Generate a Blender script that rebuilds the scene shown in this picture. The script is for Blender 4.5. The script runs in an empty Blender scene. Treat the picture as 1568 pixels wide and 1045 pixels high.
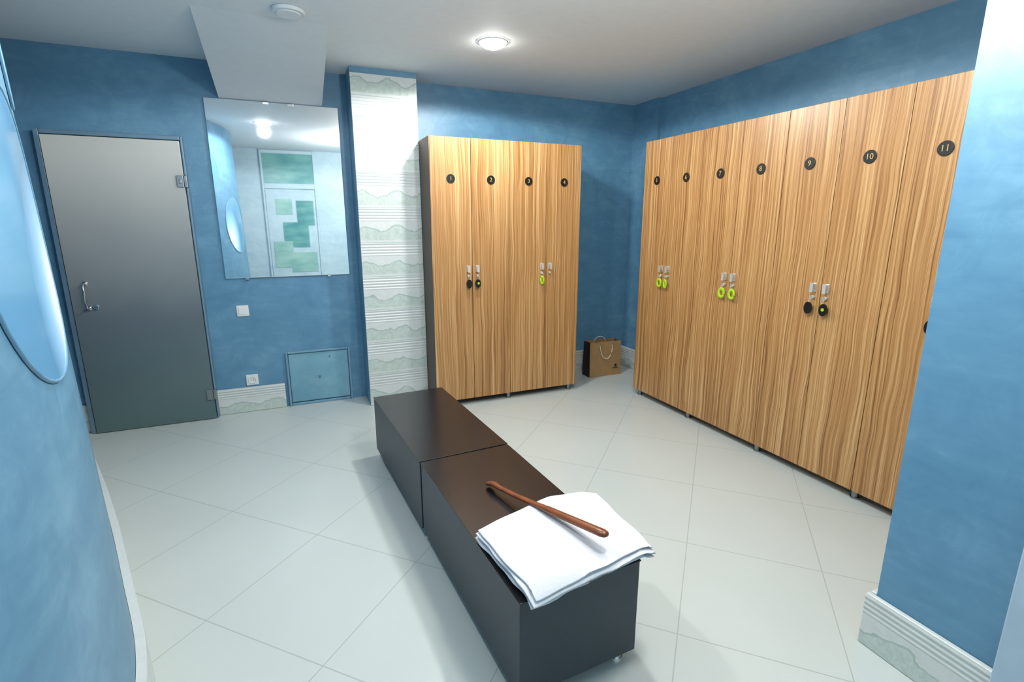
import bpy, bmesh, math, random
from mathutils import Vector, Matrix
random.seed(4)
scene=bpy.context.scene
try:
    scene.view_settings.view_transform='Standard'
    scene.view_settings.look='None'
    scene.view_settings.exposure=0.0
except Exception: pass

def lin(r,g,b):
    def f(c):
        c/=255.
        return c/12.92 if c<=.04045 else ((c+.055)/1.055)**2.4
    return (f(r),f(g),f(b),1)

# ------------------------------------------------ node helpers
class M:
    def __init__(s,name,rough=.5,metal=0,color=(.8,.8,.8,1)):
        s.mat=bpy.data.materials.new(name); s.mat.use_nodes=True
        s.nt=s.mat.node_tree; s.b=s.nt.nodes['Principled BSDF']
        s.b.inputs['Base Color'].default_value=color
        s.b.inputs['Roughness'].default_value=rough
        s.b.inputs['Metallic'].default_value=metal
        s.out=s.nt.nodes['Material Output']
    def n(s,t,**k):
        x=s.nt.nodes.new(t)
        for a,b in k.items(): setattr(x,a,b)
        return x
    def l(s,a,b): s.nt.links.new(a,b)
    def setin(s,sock,v):
        if hasattr(v,'is_output') : s.l(v,sock)
        else: sock.default_value=v
    def m(s,op,a,b=0,c=0):
        x=s.n('ShaderNodeMath',operation=op)
        s.setin(x.inputs[0],a); s.setin(x.inputs[1],b)
        if op in('MULTIPLY_ADD','SMOOTH_MIN'): s.setin(x.inputs[2],c)
        return x.outputs[0]
    def coords(s,kind='Object'):
        return s.n('ShaderNodeTexCoord').outputs[kind]
    def sep(s,v):
        x=s.n('ShaderNodeSeparateXYZ'); s.l(v,x.inputs[0]); return x.outputs
    def comb(s,x,y,z):
        c=s.n('ShaderNodeCombineXYZ')
        for i,v in enumerate((x,y,z)): s.setin(c.inputs[i],v)
        return c.outputs[0]
    def noise(s,v,scale,detail=3,rough=.5,dist=0):
        x=s.n('ShaderNodeTexNoise')
        if v is not None: s.l(v,x.inputs['Vector'])
        x.inputs['Scale'].default_value=scale; x.inputs['Detail'].default_value=detail
        x.inputs['Roughness'].default_value=rough; x.inputs['Distortion'].default_value=dist
        return x.outputs['Fac']
    def ramp(s,f,stops,interp='LINEAR'):
        x=s.n('ShaderNodeValToRGB'); x.color_ramp.interpolation=interp
        e=x.color_ramp.elements
        while len(e)<len(stops): e.new(.5)
        for i,(p,c) in enumerate(stops): e[i].position=p; e[i].color=c
        s.l(f,x.inputs[0]); return x.outputs[0]
    def mix(s,f,a,b):
        x=s.n('ShaderNodeMix',data_type='RGBA')
        s.setin(x.inputs[0],f); s.setin(x.inputs[6],a); s.setin(x.inputs[7],b)
        return x.outputs[2]
    def col(s,v): s.setin(s.b.inputs['Base Color'],v)
    def bump(s,h,strength=.2,dist=.01):
        x=s.n('ShaderNodeBump'); x.inputs['Strength'].default_value=strength; x.inputs['Distance'].default_value=dist
        s.l(h,x.inputs['Height']); s.l(x.outputs[0],s.b.inputs['Normal'])

def simple(name,rgb,rough=.5,metal=0,var=.06):
    a=M(name,rough,metal)
    c=lin(*rgb); f=a.noise(a.coords(),18,1)
    lo=tuple(max(0,x*(1-var)) for x in c[:3])+(1,); hi=tuple(min(1,x*(1+var)) for x in c[:3])+(1,)
    a.col(a.ramp(f,[(.3,lo),(.7,hi)]))
    return a.mat

# ---------- materials
def mk_plaster(name,dark,mid,light,rough=.42):
    a=M(name,rough)
    v=a.coords()
    n1=a.noise(v,1.3,3,.6,1.2); n2=a.noise(v,6,4,.65,2.0)
    x,y,z=a.sep(v)
    v2=a.comb(a.m('MULTIPLY',x,1.5),a.m('MULTIPLY',y,1.5),a.m('MULTIPLY',z,7))
    n3=a.noise(v2,2.2,3,.6,.8)
    f=a.m('ADD',a.m('ADD',a.m('MULTIPLY',n1,.45),a.m('MULTIPLY',n2,.3)),a.m('MULTIPLY',n3,.25))
    a.col(a.ramp(f,[(.32,lin(*dark)),(.5,lin(*mid)),(.68,lin(*light))]))
    a.bump(n2,.10,.006)
    return a.mat
plaster=mk_plaster('blue_venetian_plaster',(76,122,154),(90,137,167),(112,157,185))
plaster_l=mk_plaster('blue_plaster_hatch',(98,146,168),(110,158,178),(126,172,190),.5)
plaster_p=mk_plaster('pale_blue_plaster',(165,195,210),(185,210,220),(200,222,230),.5)
ceil_m=simple('ceiling_paint',(226,230,233),.7,0,.015)
white_panel=simple('white_panel_paint',(214,219,223),.6,0,.015)

def mk_floor():
    a=M('porcelain_floor_tiles',.30)
    v=a.coords(); x,y,z=a.sep(v)
    A=a.m('DIVIDE',a.m('SUBTRACT',a.m('SUBTRACT',y,x),.03),.80)
    B=a.m('DIVIDE',a.m('SUBTRACT',a.m('ADD',y,x),2.45),.85)
    def edge(t):
        fr=a.m('FRACT',a.m('ADD',t,.5))
        return a.m('ABSOLUTE',a.m('SUBTRACT',fr,.5))
    e=a.m('MINIMUM',edge(A),edge(B))
    g=a.m('LESS_THAN',e,.0040)
    n=a.noise(v,1.6,2,.5,.0)
    base=a.ramp(n,[(.3,lin(189,197,195)),(.75,lin(194,202,200))])
    a.col(a.mix(g,base,lin(166,173,169)))
    return a.mat
floor_m=mk_floor()

def mk_wave(name,axis,period,ztop):
    a=M(name,.3)
    v=a.coords(); x,y,z=a.sep(v); h=x if axis=='x' else y
    fz=a.m('FRACT',a.m('DIVIDE',a.m('ADD',z,ztop),period))
    nn=a.noise(v,9,2,.6,.4)
    w=a.m('ADD',a.m('MULTIPLY',a.m('SINE',a.m('MULTIPLY',h,25.)),.07),a.m('MULTIPLY',a.m('SUBTRACT',nn,.5),.3))
    lim=a.m('ADD',w,.40)
    below=a.m('LESS_THAN',fz,lim); above=a.m('GREATER_THAN',fz,.08)
    mask=a.m('MULTIPLY',below,above)
    fine=a.noise(v,30,3,.7,.8)
    green=a.ramp(fine,[(.35,lin(174,189,183)),(.6,lin(192,204,198))])
    edge=a.m('LESS_THAN',a.m('ABSOLUTE',a.m('SUBTRACT',fz,lim)),.02)
    mask2=a.m('MULTIPLY',edge,above)
    white=a.ramp(fine,[(.3,lin(199,205,204)),(.7,lin(208,213,212))])
    c=a.mix(mask,white,green); c=a.mix(mask2,c,lin(164,180,174))
    gro=a.m('MULTIPLY',a.m('GREATER_THAN',a.m('SINE',a.m('MULTIPLY',fz,75.)),.72),a.m('GREATER_THAN',fz,.62))
    c=a.mix(a.m('MULTIPLY',gro,.55),c,lin(166,177,175))
    rid=a.m('MULTIPLY',a.m('SINE',a.m('MULTIPLY',fz,75.)),a.m('GREATER_THAN',fz,.62))
    joint=a.m('LESS_THAN',fz,.02)
    c=a.mix(joint,c,lin(166,177,175))
    a.col(c)
    a.bump(a.m('ADD',a.m('MULTIPLY',rid,-1.),a.m('MULTIPLY',fine,.5)),.4,.004)
    return a.mat
col_tile=mk_wave('relief_wave_tiles','x',.268,.0)
base_x=mk_wave('wave_border_tiles_x','x',.235,.02)
base_y=mk_wave('wave_border_tiles_y','y',.235,.02)

def mk_wood(name,cols,s=1.0):
    a=M(name,.36)
    tc=a.n('ShaderNodeTexCoord'); oi=a.n('ShaderNodeObjectInfo')
    x,y,z=a.sep(tc.outputs['Object']); r=oi.outputs['Random']
    off=a.m('MULTIPLY',r,37.)
    xo=a.m('ADD',x,off)
    warp=a.noise(a.comb(a.m('MULTIPLY',xo,4.),y,a.m('MULTIPLY',z,1.7)),1.0,2,.5)
    xx=a.m('ADD',xo,a.m('MULTIPLY',warp,.055))
    s1=a.noise(a.comb(a.m('MULTIPLY',xx,95*s),a.m('MULTIPLY',y,5.),a.m('MULTIPLY',z,.6)),1.0,2,.6,.2)
    s2=a.noise(a.comb(a.m('MULTIPLY',xx,230*s),0,a.m('MULTIPLY',z,3.)),1.0,2,.6)
    s3=a.noise(a.comb(a.m('MULTIPLY',xx,11*s),0,a.m('MULTIPLY',z,.3)),1.0,1,.5)
    f=a.m('ADD',a.m('ADD',a.m('MULTIPLY',s1,.64),a.m('MULTIPLY',s2,.22)),a.m('MULTIPLY',s3,.14))
    a.col(a.ramp(f,[(.36,lin(*cols[0])),(.44,lin(*cols[1])),(.53,lin(*cols[2])),(.64,lin(*cols[3]))]))
    return a.mat
zebra=mk_wood('zebrano_veneer',[(112,74,40),(156,112,66),(177,134,84),(204,168,120)])
darkwood=simple('wenge_side_laminate',(74,58,46),.45)
bench_side=simple('charcoal_laminate',(38,51,61),.42)
bench_top=simple('dark_brown_lacquer',(22,20,25),.22)
chrome=simple('chrome_metal',(215,218,220),.18,1,.02)
satin=simple('satin_chrome',(225,227,228),.42,.7,.02)
steel=simple('brushed_steel',(150,155,158),.35,1,.05)
black=simple('black_plastic',(16,16,18),.35)
lime=simple('lime_green_rubber',(160,200,24),.45)
gold=simple('pale_gold_print',(190,160,96),.4)
plastic=simple('white_plastic',(218,222,222),.35,0,.01)
kraft=simple('kraft_paper',(158,124,82),.75,0,.08)
bagdark=simple('dark_paper',(40,32,30),.6)
rope=simple('cotton_rope',(222,212,190),.9)
frame_m=simple('grey_blue_metal_frame',(112,142,164),.45,.3)
hframe_m=simple('hatch_frame_paint',(108,148,172),.5)
mirror_m=simple('mirror_silver',(240,246,250),.02,1,.0)
jamb_m=simple('pale_jamb_paint',(160,182,200),.5,0,.03)
def mk_towel():
    a=M('terry_cotton',.95); v=a.coords()
    n=a.noise(v,420,1,.6); a.col(a.ramp(n,[(.3,lin(206,208,215)),(.7,lin(220,221,228))]))
    a.bump(n,.5,.002); return a.mat
towel_m=mk_towel()
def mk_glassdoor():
    a=M('frosted_glass_painted_sheen',.3); x,y,z=a.sep(a.coords())
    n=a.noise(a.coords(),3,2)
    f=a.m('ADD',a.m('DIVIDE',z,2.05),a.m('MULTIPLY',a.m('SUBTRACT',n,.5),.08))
    a.col(a.ramp(f,[(.05,lin(82,106,108)),(.40,lin(98,110,118)),(.70,lin(152,157,158)),(.95,lin(198,199,193))]))  # reflected light painted into the glass colour, paler towards the top
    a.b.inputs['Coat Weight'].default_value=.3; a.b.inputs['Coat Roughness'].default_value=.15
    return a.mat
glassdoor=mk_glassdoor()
def emis(name,rgb,st):
    a=M(name); a.b.inputs['Emission Color'].default_value=lin(*rgb); a.b.inputs['Emission Strength'].default_value=st
    a.col(lin(*rgb)); return a.mat
lamp_e=emis('lamp_diffuser',(255,252,245),50)
def mk_port():
    # porthole disc: bright reflection painted as glow, whitest low on the far side
    a=M('porthole_painted_reflection',.15); v=a.coords(); x,y,z=a.sep(v)
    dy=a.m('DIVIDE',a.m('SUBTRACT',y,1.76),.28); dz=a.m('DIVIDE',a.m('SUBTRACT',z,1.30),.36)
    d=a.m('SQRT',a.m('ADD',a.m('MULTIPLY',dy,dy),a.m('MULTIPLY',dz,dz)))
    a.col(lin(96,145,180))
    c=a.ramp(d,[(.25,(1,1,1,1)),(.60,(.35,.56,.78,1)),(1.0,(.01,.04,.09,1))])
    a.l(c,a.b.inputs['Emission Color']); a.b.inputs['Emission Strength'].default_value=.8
    return a.mat
port_m=mk_port()
def mk_teal(name,a0,a1):
    a=M(name,.3); v=a.coords(); x,y,z=a.sep(v)
    n=a.noise(a.comb(x,0,a.m('MULTIPLY',z,3)),3,3)
    a.col(a.ramp(n,[(.35,lin(*a0)),(.65,lin(*a1))])); return a.mat
teal=mk_teal('teal_glass_panel',(78,146,150),(120,176,172))
teal2=mk_teal('pale_green_glass_panel',(132,182,176),(165,204,194))

# ------------------------------------------------ mesh helpers
COL=scene.collection
def finish(bm,name,mats,parent=None,smooth=False,bevel=0,seg=2,loc=None,rot=None):
    bmesh.ops.recalc_face_normals(bm,faces=bm.faces)
    me=bpy.data.meshes.new(name); bm.to_mesh(me); bm.free()
    for m_ in (mats if isinstance(mats,(list,tuple)) else [mats]): me.materials.append(m_)
    ob=bpy.data.objects.new(name,me); COL.objects.link(ob)
    if smooth:
        for p in me.polygons: p.use_smooth=True
    if bevel:
        b=ob.modifiers.new('bevel','BEVEL'); b.width=bevel; b.segments=seg; b.limit_method='ANGLE'; b.angle_limit=math.radians(40)
    if loc is not None: ob.location=loc
    if rot is not None: ob.rotation_euler=rot
    if parent: ob.parent=parent
    return ob
def bbox(bm,x0,x1,y0,y1,z0,z1,mi=0,mat=None):
    vs=[bm.verts.new((x,y,z)) for z in(z0,z1) for y in(y0,y1) for x in(x0,x1)]
    if mat is not None:
        for v in vs: v.co=mat@v.co
    for f in ((0,1,3,2),(4,6,7,5),(0,4,5,1),(2,3,7,6),(0,2,6,4),(1,5,7,3)):
        fa=bm.faces.new([vs[i] for i in f]); fa.material_index=mi
def box(name,x0,x1,y0,y1,z0,z1,mat,parent=None,bevel=0,**k):
    bm=bmesh.new(); bbox(bm,x0,x1,y0,y1,z0,z1); return finish(bm,name,mat,parent,bevel=bevel,**k)
def cyl(bm,c,r,h,axis='z',seg=24,mi=0,r2=None):
    R={'z':Matrix(),'x':Matrix.Rotation(math.pi/2,4,'Y'),'y':Matrix.Rotation(-math.pi/2,4,'X')}[axis]
    g=bmesh.ops.create_cone(bm,cap_ends=True,segments=seg,radius1=r,radius2=r if r2 is None else r2,depth=h,matrix=Matrix.Translation(c)@R)
    fs=set(f for v in g['verts'] for f in v.link_faces)
    for f in fs: f.material_index=mi
def tube(bm,pts,r,seg=10,mi=0,closed=False):
    n=len(pts); rings=[]
    rs=r if isinstance(r,(list,tuple)) else [r]*n
    for i,p in enumerate(pts):
        p=Vector(p)
        a=Vector(pts[(i-1)%n] if closed or i>0 else pts[i]); b=Vector(pts[(i+1)%n] if closed or i<n-1 else pts[i])
        d=(b-a).normalized()
        up=Vector((0,0,1)) if abs(d.z)<.95 else Vector((1,0,0))
        s=d.cross(up).normalized(); u=s.cross(d).normalized()
        rr=rs[i]; ra,rb=(rr if isinstance(rr,tuple) else (rr,rr))
        rings.append([bm.verts.new(p+s*ra*math.cos(2*math.pi*k/seg)+u*rb*math.sin(2*math.pi*k/seg)) for k in range(seg)])
    rng=range(n if closed else n-1)
    for i in rng:
        A=rings[i];B=rings[(i+1)%n]
        for k in range(seg):
            f=bm.faces.new((A[k],A[(k+1)%seg],B[(k+1)%seg],B[k])); f.material_index=mi
    if not closed:
        f=bm.faces.new(rings[0]); f.material_index=mi
        f=bm.faces.new(rings[-1][::-1]); f.material_index=mi
def lathe(bm,cx,cy,prof,K=40,mi=0):
    rr=[[bm.verts.new((cx+r*math.cos(2*math.pi*k/K),cy+r*math.sin(2*math.pi*k/K),z)) for k in range(K)] for r,z in prof]
    for a,b in zip(rr,rr[1:]):
        for k in range(K):
            f=bm.faces.new((a[k],a[(k+1)%K],b[(k+1)%K],b[k])); f.material_index=mi
    return rr
def empty(name,loc=(0,0,0),rot=(0,0,0)):
    e=bpy.data.objects.new(name,None); COL.objects.link(e); e.location=loc; e.rotation_euler=rot; e.empty_display_size=.1
    return e

CH=2.61; YB=4.47; YF=-.35
# ------------------------------------------------ room shell
box('floor',-2.2,3.5,YF-.1,YB+.1,-.08,0,floor_m)
box('ceiling',-2.2,3.5,YF-.1,YB+.1,CH,CH+.08,ceil_m)
box('wall_back',-2.2,3.4,YB,YB+.1,0,CH,plaster)
box('wall_right',3.27,3.37,.93,YB,0,CH,plaster)
box('wall_right_pilaster',3.235,3.27,4.10,YB,0,CH,plaster)
box('wall_right_pier',1.82,3.37,YF,.93,0,CH,plaster)
box('wall_front',-2.2,3.37,YF-.1,YF,0,CH,plaster_p)

# curved left wall (leans back very slightly)
LEAN=.026
ctrl=[(-2.0,4.9),(-1.78,4.47),(-1.46,4.0),(-1.18,3.5),(-1.0,3.06),(-.82,2.56),(-.662,2.08),(-.542,1.70),(-.487,1.4),(-.467,1.1),(-.51,.8),(-.65,.45),(-.95,.1),(-1.4,-.35),(-1.8,-.6)]
def cr(p0,p1,p2,p3,t):
    return tuple(.5*((2*p1[i])+(-p0[i]+p2[i])*t+(2*p0[i]-5*p1[i]+4*p2[i]-p3[i])*t*t+(-p0[i]+3*p1[i]-3*p2[i]+p3[i])*t**3) for i in(0,1))
path=[]
for i in range(1,len(ctrl)-2):
    for k in range(12): path.append(Vector(cr(*ctrl[i-1:i+3],k/12)))
path.append(Vector(ctrl[-2]))
cum=[0]
for i in range(1,len(path)): cum.append(cum[-1]+(path[i]-path[i-1]).length)
def at(s):
    s=min(max(s,0),cum[-1]-1e-6)
    for i in range(1,len(path)):
        if cum[i]>=s:
            t=(s-cum[i-1])/(cum[i]-cum[i-1]); p=path[i-1].lerp(path[i],t)
            a=path[max(i-2,0)];b=path[min(i+1,len(path)-1)]
            d=(b-a).normalized(); return p,Vector((-d.y,d.x))
def s_at_y(y):
    for i in range(1,len(path)):
        if path[i].y<=y: return cum[i]
def n_of(i):
    d=(path[min(i+1,len(path)-1)]-path[max(i-1,0)]).normalized(); return Vector((-d.y,d.x))
def wallstrip(name,o0,o1,z0,z1,mat,bev=0):
    bm=bmesh.new(); prev=None
    for i,p in enumerate(path):
        n=n_of(i)
        a=p+n*o0;b=p+n*o1
        for q in(a,b):
            q.y=min(q.y,YB-.001) ; q.y=max(q.y,YF+.001)
        cur=[bm.verts.new((a.x-LEAN*z0,a.y,z0)),bm.verts.new((b.x-LEAN*z0,b.y,z0)),bm.verts.new((b.x-LEAN*z1,b.y,z1)),bm.verts.new((a.x-LEAN*z1,a.y,z1))]
        if prev:
            for k in range(4): bm.faces.new((prev[k],prev[(k+1)%4],cur[(k+1)%4],cur[k]))
        else: bm.faces.new(cur)
        prev=cur
    bm.faces.new(prev[::-1])
    ob=finish(bm,name,mat,bevel=bev)
    for p in ob.data.polygons: p.use_smooth=abs(p.normal.z)<.5
    m_=ob.modifiers.new('e','EDGE_SPLIT'); m_.split_angle=math.radians(35)
    return ob
wallstrip('wall_left',-.08,0,0,CH,plaster)
wallstrip('baseboard_left',0.001,.028,0,.205,base_y)

def porthole(name,sc,zc,R):
    e=empty(name)
    def pt(s,z,o):
        p,n=at(s); p=p+n*o; return (p.x-LEAN*z,p.y,z)
    bm=bmesh.new(); rings=[]
    K=48
    for rf in (0.0001,.3,.6,.8,.98):
        rings.append([bm.verts.new(pt(sc+R*rf*math.cos(2*math.pi*k/K),zc+R*rf*math.sin(2*math.pi*k/K),.005)) for k in range(K)])
    for a,b in zip(rings,rings[1:]):
        for k in range(K): bm.faces.new((a[k],a[(k+1)%K],b[(k+1)%K],b[k]))
    bm.faces.new(rings[0])
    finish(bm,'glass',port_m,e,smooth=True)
    bm=bmesh.new()
    prof=[(.975,.002),(.975,.006),(.985,.008),(.995,.006),(1.0,.002)]
    rr=[[bm.verts.new(pt(sc+R*rf*math.cos(2*math.pi*k/K),zc+R*rf*math.sin(2*math.pi*k/K),o)) for k in range(K)] for rf,o in prof]
    for a,b in zip(rr,rr[1:]):
        for k in range(K): bm.faces.new((a[k],a[(k+1)%K],b[(k+1)%K],b[k]))
    finish(bm,'rim',plaster,e,smooth=True)
porthole('round_porthole',s_at_y(1.56),1.47,.345)  # no bulb inside, the disc carries a painted reflection
porthole('round_porthole',s_at_y(2.15),2.06,.23)

# baseboards
def bb(name,x0,x1,y0,y1,mat): box(name,x0,x1,y0,y1,0,.205,mat,bevel=.006)
bb('baseboard_back',-.612,-.115,YB-.024,YB,base_x)
bb('baseboard_back_left',-1.74,-1.43,YB-.024,YB,base_x)
bb('baseboard_back_right',2.36,3.21,YB-.024,YB,base_x)
bb('baseboard_right',3.211,3.235,4.10,YB,base_y)
bb('baseboard_right_near',3.246,3.27,3.64,4.098,base_y)
bb('baseboard_pier',1.795,1.82,YF,.955,base_y)
bb('baseboard_pier_end',1.821,2.72,.931,.955,base_x)

# column
bm=bmesh.new(); bbox(bm,.53,1.02,4.21,YB,0,CH,0); finish(bm,'wall_column',plaster)
box('trim_column_tiles',.53,1.02,4.195,4.209,0,2.565,col_tile,bevel=.002)
# sloping duct casing
bm=bmesh.new()
P=[(-.355,3.44,CH),(.335,3.44,CH),(.345,YB,2.365),(-.35,YB,2.365),(-.35,YB,CH),(.345,YB,CH)]
v=[bm.verts.new(p) for p in P]
for f in ((0,1,2,3),(3,2,5,4),(0,3,4),(1,5,2),(0,4,5,1)): bm.faces.new([v[i] for i in f])
finish(bm,'trim_duct_casing',white_panel)

# ceiling round fixture
e=empty('ceiling_speaker')
bm=bmesh.new(); cyl(bm,(.12,3.30,CH-.010),.085,.02,seg=40); finish(bm,'ring',white_panel,e,bevel=.006)
bm=bmesh.new(); cyl(bm,(.12,3.30,CH-.022),.062,.006,seg=40); finish(bm,'grille',ceil_m,e,bevel=.002)

def downlight(x,y,watts):
    e=empty('ceiling_downlight')
    bm=bmesh.new(); lathe(bm,x,y,[(.098,CH-.001),(.096,CH-.007),(.084,CH-.008),(.080,CH-.003)]); finish(bm,'trim_ring',plastic,e,smooth=True)
    bm=bmesh.new()
    pr=[(.080*math.cos(q),CH-.004-.038*math.sin(q)) for q in [i*math.pi/2/8 for i in range(8)]]+[(.001,CH-.042)]
    lathe(bm,x,y,pr); finish(bm,'opal_dome',lamp_e,e,smooth=True)
    L=bpy.data.lights.new('bulb','SPOT'); L.shadow_soft_size=.05; L.energy=watts; L.color=(1,.985,.955)
    L.spot_size=math.radians(176); L.spot_blend=.12
    o=bpy.data.objects.new('bulb',L); COL.objects.link(o); o.location=(x,y,CH-.10); o.parent=e
downlight(1.31,3.33,72)
downlight(-.12,2.05,50)  # added downlight out of view, brightens the left side
downlight(1.30,1.95,40)  # added out of view too, lights the room past the bench
def globe(x,y,z,watts,r=.11):
    e=empty('added_fill_globe')
    bm=bmesh.new(); cyl(bm,(x,y,(CH+z+r)/2),.008,CH-z-r); cyl(bm,(x,y,CH-.012),.05,.022); cyl(bm,(x,y,z+r),.035,.03); finish(bm,'stem_and_canopy',plastic,e)
    bm=bmesh.new(); bmesh.ops.create_uvsphere(bm,u_segments=32,v_segments=16,radius=r,matrix=Matrix.Translation((x,y,z)))
    finish(bm,'fill_globe',emis('fill_globe_glow',(255,251,243),watts/(4*math.pi**2*r*r)),e,smooth=True)
globe(1.02,1.15,2.28,68)  # unseen globe added as fill for ceiling and upper walls

# ------------------------------------------------ glass door
d=empty('door_1')
x0,x1=-1.385,-.622
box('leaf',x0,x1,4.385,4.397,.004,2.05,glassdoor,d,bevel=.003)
bm=bmesh.new()
bbox(bm,x0-.035,x0-.006,4.40,YB,0,2.085); bbox(bm,x1+.004,x1+.018,4.40,YB,0,2.085); bbox(bm,x0-.005,x1+.003,4.40,YB,2.056,2.085)
finish(bm,'frame',frame_m,d,bevel=.004)
box('door_recess',x0-.004,x1+.002,4.43,YB-.001,.0,2.05,frame_m,d)
for i,z in enumerate((1.78,.20)):
    bm=bmesh.new(); bbox(bm,x1-.045,x1-.002,4.374,4.408,z-.04,z+.04); bbox(bm,x1+.0,x1+.02,4.374,4.42,z-.04,z+.04)
    bbox(bm,x1-.03,x1-.014,4.368,4.376,z-.015,z+.015)
    finish(bm,'hinge_%d'%(i+1),steel,d,bevel=.003)
bm=bmesh.new()
hx=x0+.095
tube(bm,[(hx,4.384,1.09),(hx,4.345,1.09),(hx,4.33,1.075),(hx,4.325,1.04),(hx,4.325,.97),(hx,4.33,.935),(hx,4.345,.92),(hx,4.384,.92)],.008)
cyl(bm,(hx,4.382,1.09),.016,.008,'y'); cyl(bm,(hx,4.382,.92),.016,.008,'y')
finish(bm,'pull_handle',chrome,d,smooth=True)
bm=bmesh.new(); cyl(bm,(hx+.04,4.378,.925),.018,.016,'y'); finish(bm,'lock_knob',chrome,d,bevel=.003)

# wall mirror
e=empty('wall_mirror')
box('mirror_glass',-.45,.46,YB-.016,YB-.004,1.08,2.362,mirror_m,e,bevel=.003)
bm=bmesh.new()
for cx in(-.05,.12): bbox(bm,cx-.02,cx+.02,YB-.022,YB-.002,2.345,2.362)
for cx in(-.3,.3): bbox(bm,cx-.015,cx+.015,YB-.022,YB-.002,1.068,1.088)
finish(bm,'clips',chrome,e,bevel=.002)

# hatch
h=empty('access_hatch')
box('panel',-.07,.395,YB-.014,YB-.002,.03,.445,plaster_l,h,bevel=.004)
bm=bmesh.new(); y_0,y_1=YB-.028,YB-.002
bbox(bm,-.09,-.074,y_0,y_1,0,.466); bbox(bm,.399,.417,y_0,y_1,0,.466); bbox(bm,-.072,.397,y_0,y_1,.450,.466)
bbox(bm,-.072,.397,y_0+.01,y_1,.0,.022)
finish(bm,'frame',hframe_m,h,bevel=.004)
bm=bmesh.new(); cyl(bm,(.16,YB-.017,.23),.01,.008,'y'); cyl(bm,(.25,YB-.017,.40),.006,.006,'y'); finish(bm,'latch',steel,h)

# switch & socket
def switch(name,x,z,w,hh,sock=False):
    e=empty(name)
    bm=bmesh.new(); bbox(bm,x-w/2,x+w/2,YB-.010,YB-.001,z-hh/2,z+hh/2); finish(bm,'plate',plastic,e,bevel=.004)
    if not sock:
        box('rocker',x-w*.33,x+w*.33,YB-.015,YB-.0101,z-hh*.33,z+hh*.33,plastic,e,bevel=.003)
    else:
        bm=bmesh.new(); K=32
        prof=[(.03,YB-.011),(.03,YB-.016),(.026,YB-.017),(.024,YB-.0115)]
        rr=[[bm.verts.new((x+r*math.cos(2*math.pi*k/K),yy,z+r*math.sin(2*math.pi*k/K))) for k in range(K)] for r,yy in prof]
        for a,b in zip(rr,rr[1:]):
            for k in range(K): bm.faces.new((a[k],a[(k+1)%K],b[(k+1)%K],b[k]))
        finish(bm,'socket_ring',plastic,e,smooth=True)
        bm=bmesh.new()
        for sx in(-.009,.009): cyl(bm,(x+sx,YB-.0112,z),.003,.002,'y',12)
        finish(bm,'pin_holes',black,e)
switch('light_switch',-.36,.825,.085,.085)
switch('power_socket',-.35,.262,.088,.088,True)

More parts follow.
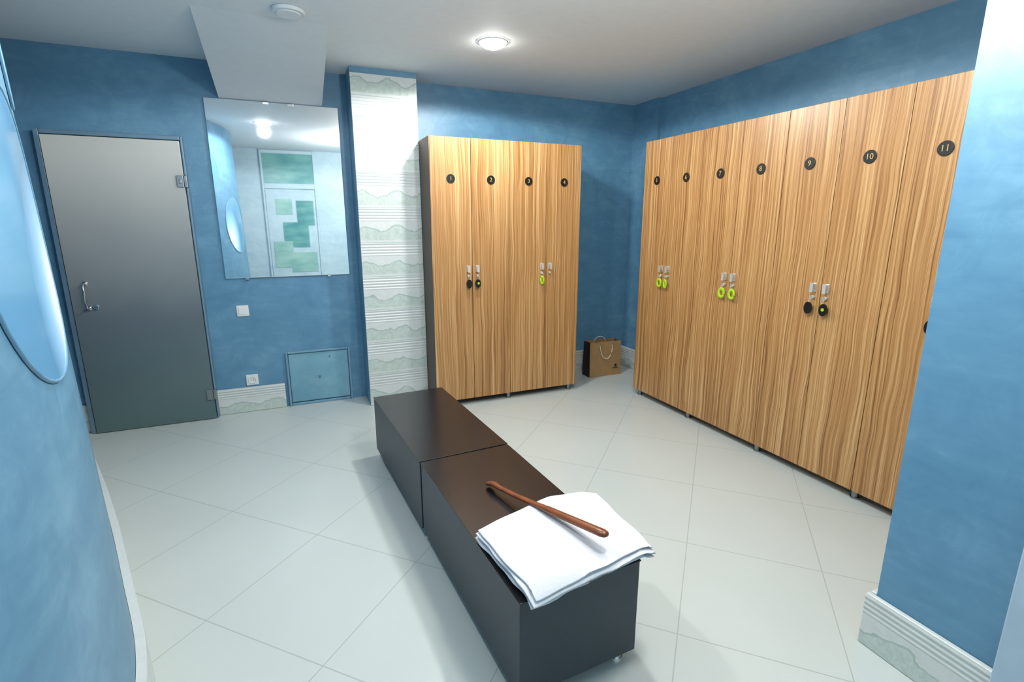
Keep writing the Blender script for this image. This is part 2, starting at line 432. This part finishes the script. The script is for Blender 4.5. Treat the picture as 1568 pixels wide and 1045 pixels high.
# ------------------------------------------------ lockers
def locker_bank(loc,rot,w,n,numbers,tags,z0=.055,z1=2.12,depth=.48,side_mat=darkwood):
    """local: x along front (0..n*w), y=0 front face, +y toward back."""
    root=empty('locker_cabinet',loc,(0,0,rot))
    W=n*w
    bm=bmesh.new()
    for u in range(n//2):
        a=u*2*w+.001; b=(u+1)*2*w-.001
        bbox(bm,a,a+.018,.021,depth,z0,z1); bbox(bm,b-.018,b,.021,depth,z0,z1)
        bbox(bm,a+.018,b-.018,.021,depth,z1-.018,z1); bbox(bm,a+.018,b-.018,.021,depth,z0,z0+.05)
        bbox(bm,a+.018,b-.018,depth-.01,depth-.002,z0+.05,z1-.018)
    finish(bm,'carcass',side_mat,root,bevel=.001)
    for i in range(n):
        bm=bmesh.new(); bbox(bm,-w/2+.0018,w/2-.0018,-.009,.009,-(z1-z0)/2,(z1-z0)/2)
        finish(bm,'door_%d'%(i+1),zebra,root,bevel=.0015,loc=(i*w+w/2,.0095,(z0+z1)/2))
    bm=bmesh.new()
    for u in range(n//2+1):
        for yy in(.045,depth-.06):
            for xx in ([u*2*w+.05] if u==0 else [u*2*w-.05] if u==n//2 else [u*2*w-.0]):
                cyl(bm,(xx,yy,z0/2+.002),.018,z0-.004); cyl(bm,(xx,yy,.005),.024,.01)
    finish(bm,'feet',steel,root)
    bm=bmesh.new(); 
    for i in range(n): cyl(bm,(i*w+w/2,-.003,1.822),.033,.005,'y',36)
    finish(bm,'number_discs',black,root,bevel=.001)
    for i in range(n):
        cu=bpy.data.curves.new('number_%d'%numbers[i],'FONT'); cu.body=str(numbers[i]); cu.size=.040; cu.align_x='CENTER'; cu.align_y='CENTER'; cu.extrude=.0006
        cu.materials.append(gold)
        o=bpy.data.objects.new('number_%d'%numbers[i],cu); COL.objects.link(o); o.parent=root
        o.location=(i*w+w/2,-.0062,1.822); o.rotation_euler=(math.pi/2,0,0)
    bm=bmesh.new(); bt=bmesh.new()
    for i in range(n):
        seam=(i//2*2+1)*w; sg=-1 if i%2==0 else 1
        hx=seam+sg*(.038 if numbers[i]!=11 else .085)
        bbox(bm,hx-.011,hx+.011,-.006,-.0005,1.115,1.165); bbox(bm,hx-.009,hx+.009,-.028,-.006,1.135,1.16)
        bbox(bm,hx-.010,hx+.010,-.032,-.028,1.112,1.165)
        cyl(bm,(hx,-.008,1.085),.010,.015,'y',20)
        t=tags[i]
        if t:
            bbox(bm,hx-.0015,hx+.0015,-.034,-.016,1.077,1.093)
            tube(bm,[(hx+.008*math.cos(q*math.pi/6),-.030,1.068+.012*math.sin(q*math.pi/6)) for q in range(12)],.0012,6,closed=True)
            ox=hx+sg*random.uniform(-.004,.012)
            if t=='ring':
                tube(bt,[(ox+.022*math.cos(q*math.pi/12),-.026,1.028+.028*math.sin(q*math.pi/12)) for q in range(24)],[(.006,.010)]*24,8,0,closed=True)
            elif t=='lime':
                tube(bt,[(ox+.013*math.cos(q*math.pi/12),-.026,1.025+.028*math.sin(q*math.pi/12)) for q in range(24)],[(.006,.010)]*24,8,0,closed=True)
            else:
                m0=len(bt.verts)
                cyl(bt,(ox,-.026,1.022),.030,.012,'y',28,1)
                bt.verts.ensure_lookup_table()
                for vtx in bt.verts[m0:]:
                    vtx.co.x=ox+(vtx.co.x-ox)*.75; vtx.co.z=1.022+(vtx.co.z-1.022)*1.15
                if t=='blacklime': cyl(bt,(ox+.002,-.034,1.024),.009,.004,'y',20,0)
    finish(bm,'handles_and_locks',satin,root,bevel=.001)
    finish(bt,'key_tags',[lime,black],root,bevel=.0015)
    return root
locker_bank((1.02,3.9,0),0,.325,4,[1,2,3,4],['black','blacklime','lime',None])
locker_bank((2.74,3.60,0),-math.pi/2,.33,8,[5,6,7,8,9,10,11,12],['ring','lime','ring','ring','black','blacklime','blacklime','lime'],z1=2.13,side_mat=zebra)

# ------------------------------------------------ bench modules
def bench(cx,cy,ang,L,W):
    root=empty('bench',(cx,cy,0),(0,0,ang))
    bm=bmesh.new(); w,l=W/2,L/2
    bbox(bm,-w+.003,w-.003,-l+.003,l-.003,.05,.3995)
    finish(bm,'body',bench_side,root,bevel=.002)
    bm=bmesh.new(); bbox(bm,-w,w,-l,l,.400,.404); finish(bm,'seat_top',bench_top,root,bevel=.001)
    bm=bmesh.new()
    for sx in(-1,1):
        for sy in(-1,1):
            cyl(bm,(sx*(w-.05),sy*(l-.045),.03),.018,.04); cyl(bm,(sx*(w-.05),sy*(l-.045),.006),.026,.012,r2=.022)
    finish(bm,'feet',chrome,root)
bench(.682,2.728,math.radians(3.2),1.02,.462)
bench(.736,1.700,math.radians(2.9),1.02,.456)

# ------------------------------------------------ towel (folded, five layers)
bm=bmesh.new()
A=Vector((.525,1.515));B=Vector((.565,1.145));C=Vector((1.045,1.200));D=Vector((1.065,1.60))
E=Vector((.86,1.615))
from mathutils import noise as mn
def towel_layer(zb,th,grow,seed,sh):
    N=26; g=[]
    for j in range(N+1):
        row=[]
        for i in range(N+1):
            u=i/N; v_=j/N
            near=B.lerp(C,u)
            far=A.lerp(E,u/.62) if u<.62 else E.lerp(D,(u-.62)/.38)
            p=near.lerp(far,v_)
            c=Vector((.8,1.36)); p=c+(p-c)*grow+sh
            nn=mn.noise(Vector((p.x*5+seed,p.y*5,seed)))
            p=p+Vector((mn.noise(Vector((u*4,v_*4,seed))),mn.noise(Vector((u*4,v_*4,seed+9)))))*.010
            o=max(0,1.195-p.y); o2=max(0,p.x-.985)
            edge=min(u,1-u,v_,1-v_); soft=min(1,edge/.10)
            dz=-.45*o-.30*o2+nn*.006*soft
            row.append((p,dz,soft))
        g.append(row)
    top=[[bm.verts.new((p.x,p.y,zb+th*(.62+.38*s**.5)+dz)) for p,dz,s in r] for r in g]
    bot=[[bm.verts.new((p.x,p.y,zb+th*.08*(1-s)+dz*(1 if dz<0 else 0) if abs(dz)>.01 else zb+th*.05)) for p,dz,s in r] for r in g]
    for j in range(N):
        for i in range(N):
            bm.faces.new((top[j][i],top[j][i+1],top[j+1][i+1],top[j+1][i]))
            bm.faces.new((bot[j][i],bot[j+1][i],bot[j+1][i+1],bot[j][i+1]))
    per=[(0,i) for i in range(N)]+[(j,N) for j in range(N)]+[(N,i) for i in range(N,0,-1)]+[(j,0) for j in range(N,0,-1)]
    mid=[]
    for (j,i) in per:
        t_=top[j][i].co;b_=bot[j][i].co; m_=(t_+b_)/2
        d_=Vector((m_.x-.8,m_.y-1.36,0)).normalized()*.004
        mid.append(bm.verts.new(m_+d_))
    for k in range(len(per)):
        a=per[k];b=per[(k+1)%len(per)];k2=(k+1)%len(per)
        bm.faces.new((top[a[0]][a[1]],mid[k],mid[k2],top[b[0]][b[1]]))
        bm.faces.new((mid[k],bot[a[0]][a[1]],bot[b[0]][b[1]],mid[k2]))
z=.406
for k,(gr,sh) in enumerate([(.965,(.004,.01)),(.995,(-.006,.004)),(.975,(.006,0)),(1.0,(-.004,-.004)),(.985,(0,.002))]):
    towel_layer(z,.0105,gr,k*3.1,Vector(sh)); z+=.0100
finish(bm,'folded_towel',towel_m,smooth=True)

# ------------------------------------------------ wooden massage stick
bm=bmesh.new()
p0=Vector((.695,1.865,.416)); p1=Vector((.862,1.222,.520))
pts=[];rs=[]
prof=[(0,.012,.008),(.02,.016,.010),(.06,.016,.009),(.12,.012,.008),(.3,.0125,.008),(.5,.013,.0085),(.52,.015,.0105),(.54,.013,.009),(.56,.016,.011),(.75,.017,.0115),(.93,.018,.012),(.97,.0185,.012),(.99,.015,.010),(1.0,.008,.006)]
for t_,a,b in prof:
    p=p0.lerp(p1,t_); p.z+=.012*math.exp(-((t_-.07)/.05)**2)
    pts.append(p); rs.append((a,b))
tube(bm,pts,rs,16)
finish(bm,'wooden_massage_stick',simple('stick_varnished_wood',(118,62,32),.3,0,.2),smooth=True)

# ------------------------------------------------ paper bag
e=empty('paper_shopping_bag')
bx0,bx1,by0,by1,bh=2.63,2.995,4.15,4.29,.35
bm=bmesh.new()
my=(by0+by1)/2
b=[(bx0,by0,.002),(bx1,by0,.002),(bx1,by1,.002),(bx0,by1,.002)]; t=[(bx0+.004,by0+.015,bh),(bx1-.004,by0+.012,bh),(bx1-.004,by1-.015,bh),(bx0+.004,by1-.012,bh)]
vb=[bm.verts.new(p) for p in b]; vt=[bm.verts.new(p) for p in t]
gm=[bm.verts.new((bx0+.03,my,bh*.98)),bm.verts.new((bx1-.03,my,bh*.98)),bm.verts.new((bx0+.004,my,.1)),bm.verts.new((bx1-.004,my,.1))]
def F(vs,mi): f=bm.faces.new(vs); f.material_index=mi
F([vb[0],vb[1],vt[1],vt[0]],0); F([vb[3],vb[2],vt[2],vt[3]],0); F(vb[::-1],0)
for (n0,n1,T0,T1,g0,g1) in ((vb[0],vb[3],vt[0],vt[3],gm[0],gm[2]),(vb[1],vb[2],vt[1],vt[2],gm[1],gm[3])):
    F([n0,g1,g0,T0],1); F([n1,T1,g0,g1],1); F([n0,n1,g1],1)
finish(bm,'bag_body',[kraft,bagdark],e)
bm=bmesh.new()
tube(bm,[(bx0+.12,by0+.008,bh-.04)]+[(2.81+.07*math.cos(a),by0-.004-.012*math.sin(-a),bh-.04+.13*math.sin(a)) for a in [math.pi+ i*math.pi/12 for i in range(13)]]+[(bx1-.12,by0+.008,bh-.04)],.004,8)
tube(bm,[(2.81+.07*math.cos(a),by1-.02,bh-.03+.06*math.sin(a)) for a in [i*math.pi/12 for i in range(13)]],.004,8)
finish(bm,'rope_handles',rope,e,smooth=True)
bm=bmesh.new(); cyl(bm,(2.93,by0+.0,.10),.014,.003,'y'); bbox(bm,2.90,2.96,by0-.001,by0+.001,.07,.078); finish(bm,'printed_logo',bagdark,e)

# ------------------------------------------------ near right jamb, entrance behind the camera
j=empty('door_2')
bm=bmesh.new(); bbox(bm,1.755,1.794,.44,.575,0,2.12); bbox(bm,1.765,1.794,YF,.44,2.05,2.12); bbox(bm,1.77,1.794,.425,.44,0,2.05)
finish(bm,'jamb',jamb_m,j,bevel=.004)
j=empty('door_3')
bm=bmesh.new(); y0,y1=YF+.001,YF+.03
for a in ((-.27,-.24,0,2.6),(.50,.53,0,2.6),(-.24,.50,2.02,2.10),(-.24,.50,2.55,2.6)): bbox(bm,a[0],a[1],y0,y1,a[2],a[3])
finish(bm,'frame',plaster_p,j,bevel=.004)
box('transom',-.24,.50,y0,YF+.015,2.10,2.55,teal,j)
bm=bmesh.new()
bbox(bm,-.235,.495,y0,YF+.02,0.01,2.01,0)
for k,a in enumerate(((-.10,.14,1.62,1.86),(.20,.46,1.45,1.84),(-.02,.36,1.10,1.50),(-.18,.10,.78,1.20),(.06,.46,.70,1.02),(-.16,.42,.15,.6))):
    bbox(bm,a[0],a[1],YF+.0201,YF+.026+.001*k,a[2],a[3],1 if k in(1,2) else 2)
finish(bm,'leaf',[plaster_p,teal,teal2],j,bevel=.003)

# world
w=bpy.data.worlds.new('world'); scene.world=w; w.use_nodes=True
w.node_tree.nodes['Background'].inputs[0].default_value=(.6,.75,.9,1); w.node_tree.nodes['Background'].inputs[1].default_value=.3

# camera
cd=bpy.data.cameras.new('camera'); cam=bpy.data.objects.new('camera',cd); COL.objects.link(cam)
cd.sensor_width=36; cd.lens=785/1568*36; cd.clip_start=.02
cam.location=(0,0,1.5); cam.rotation_euler=(math.radians(90-13.05),0,math.radians(-23.4))
scene.camera=cam
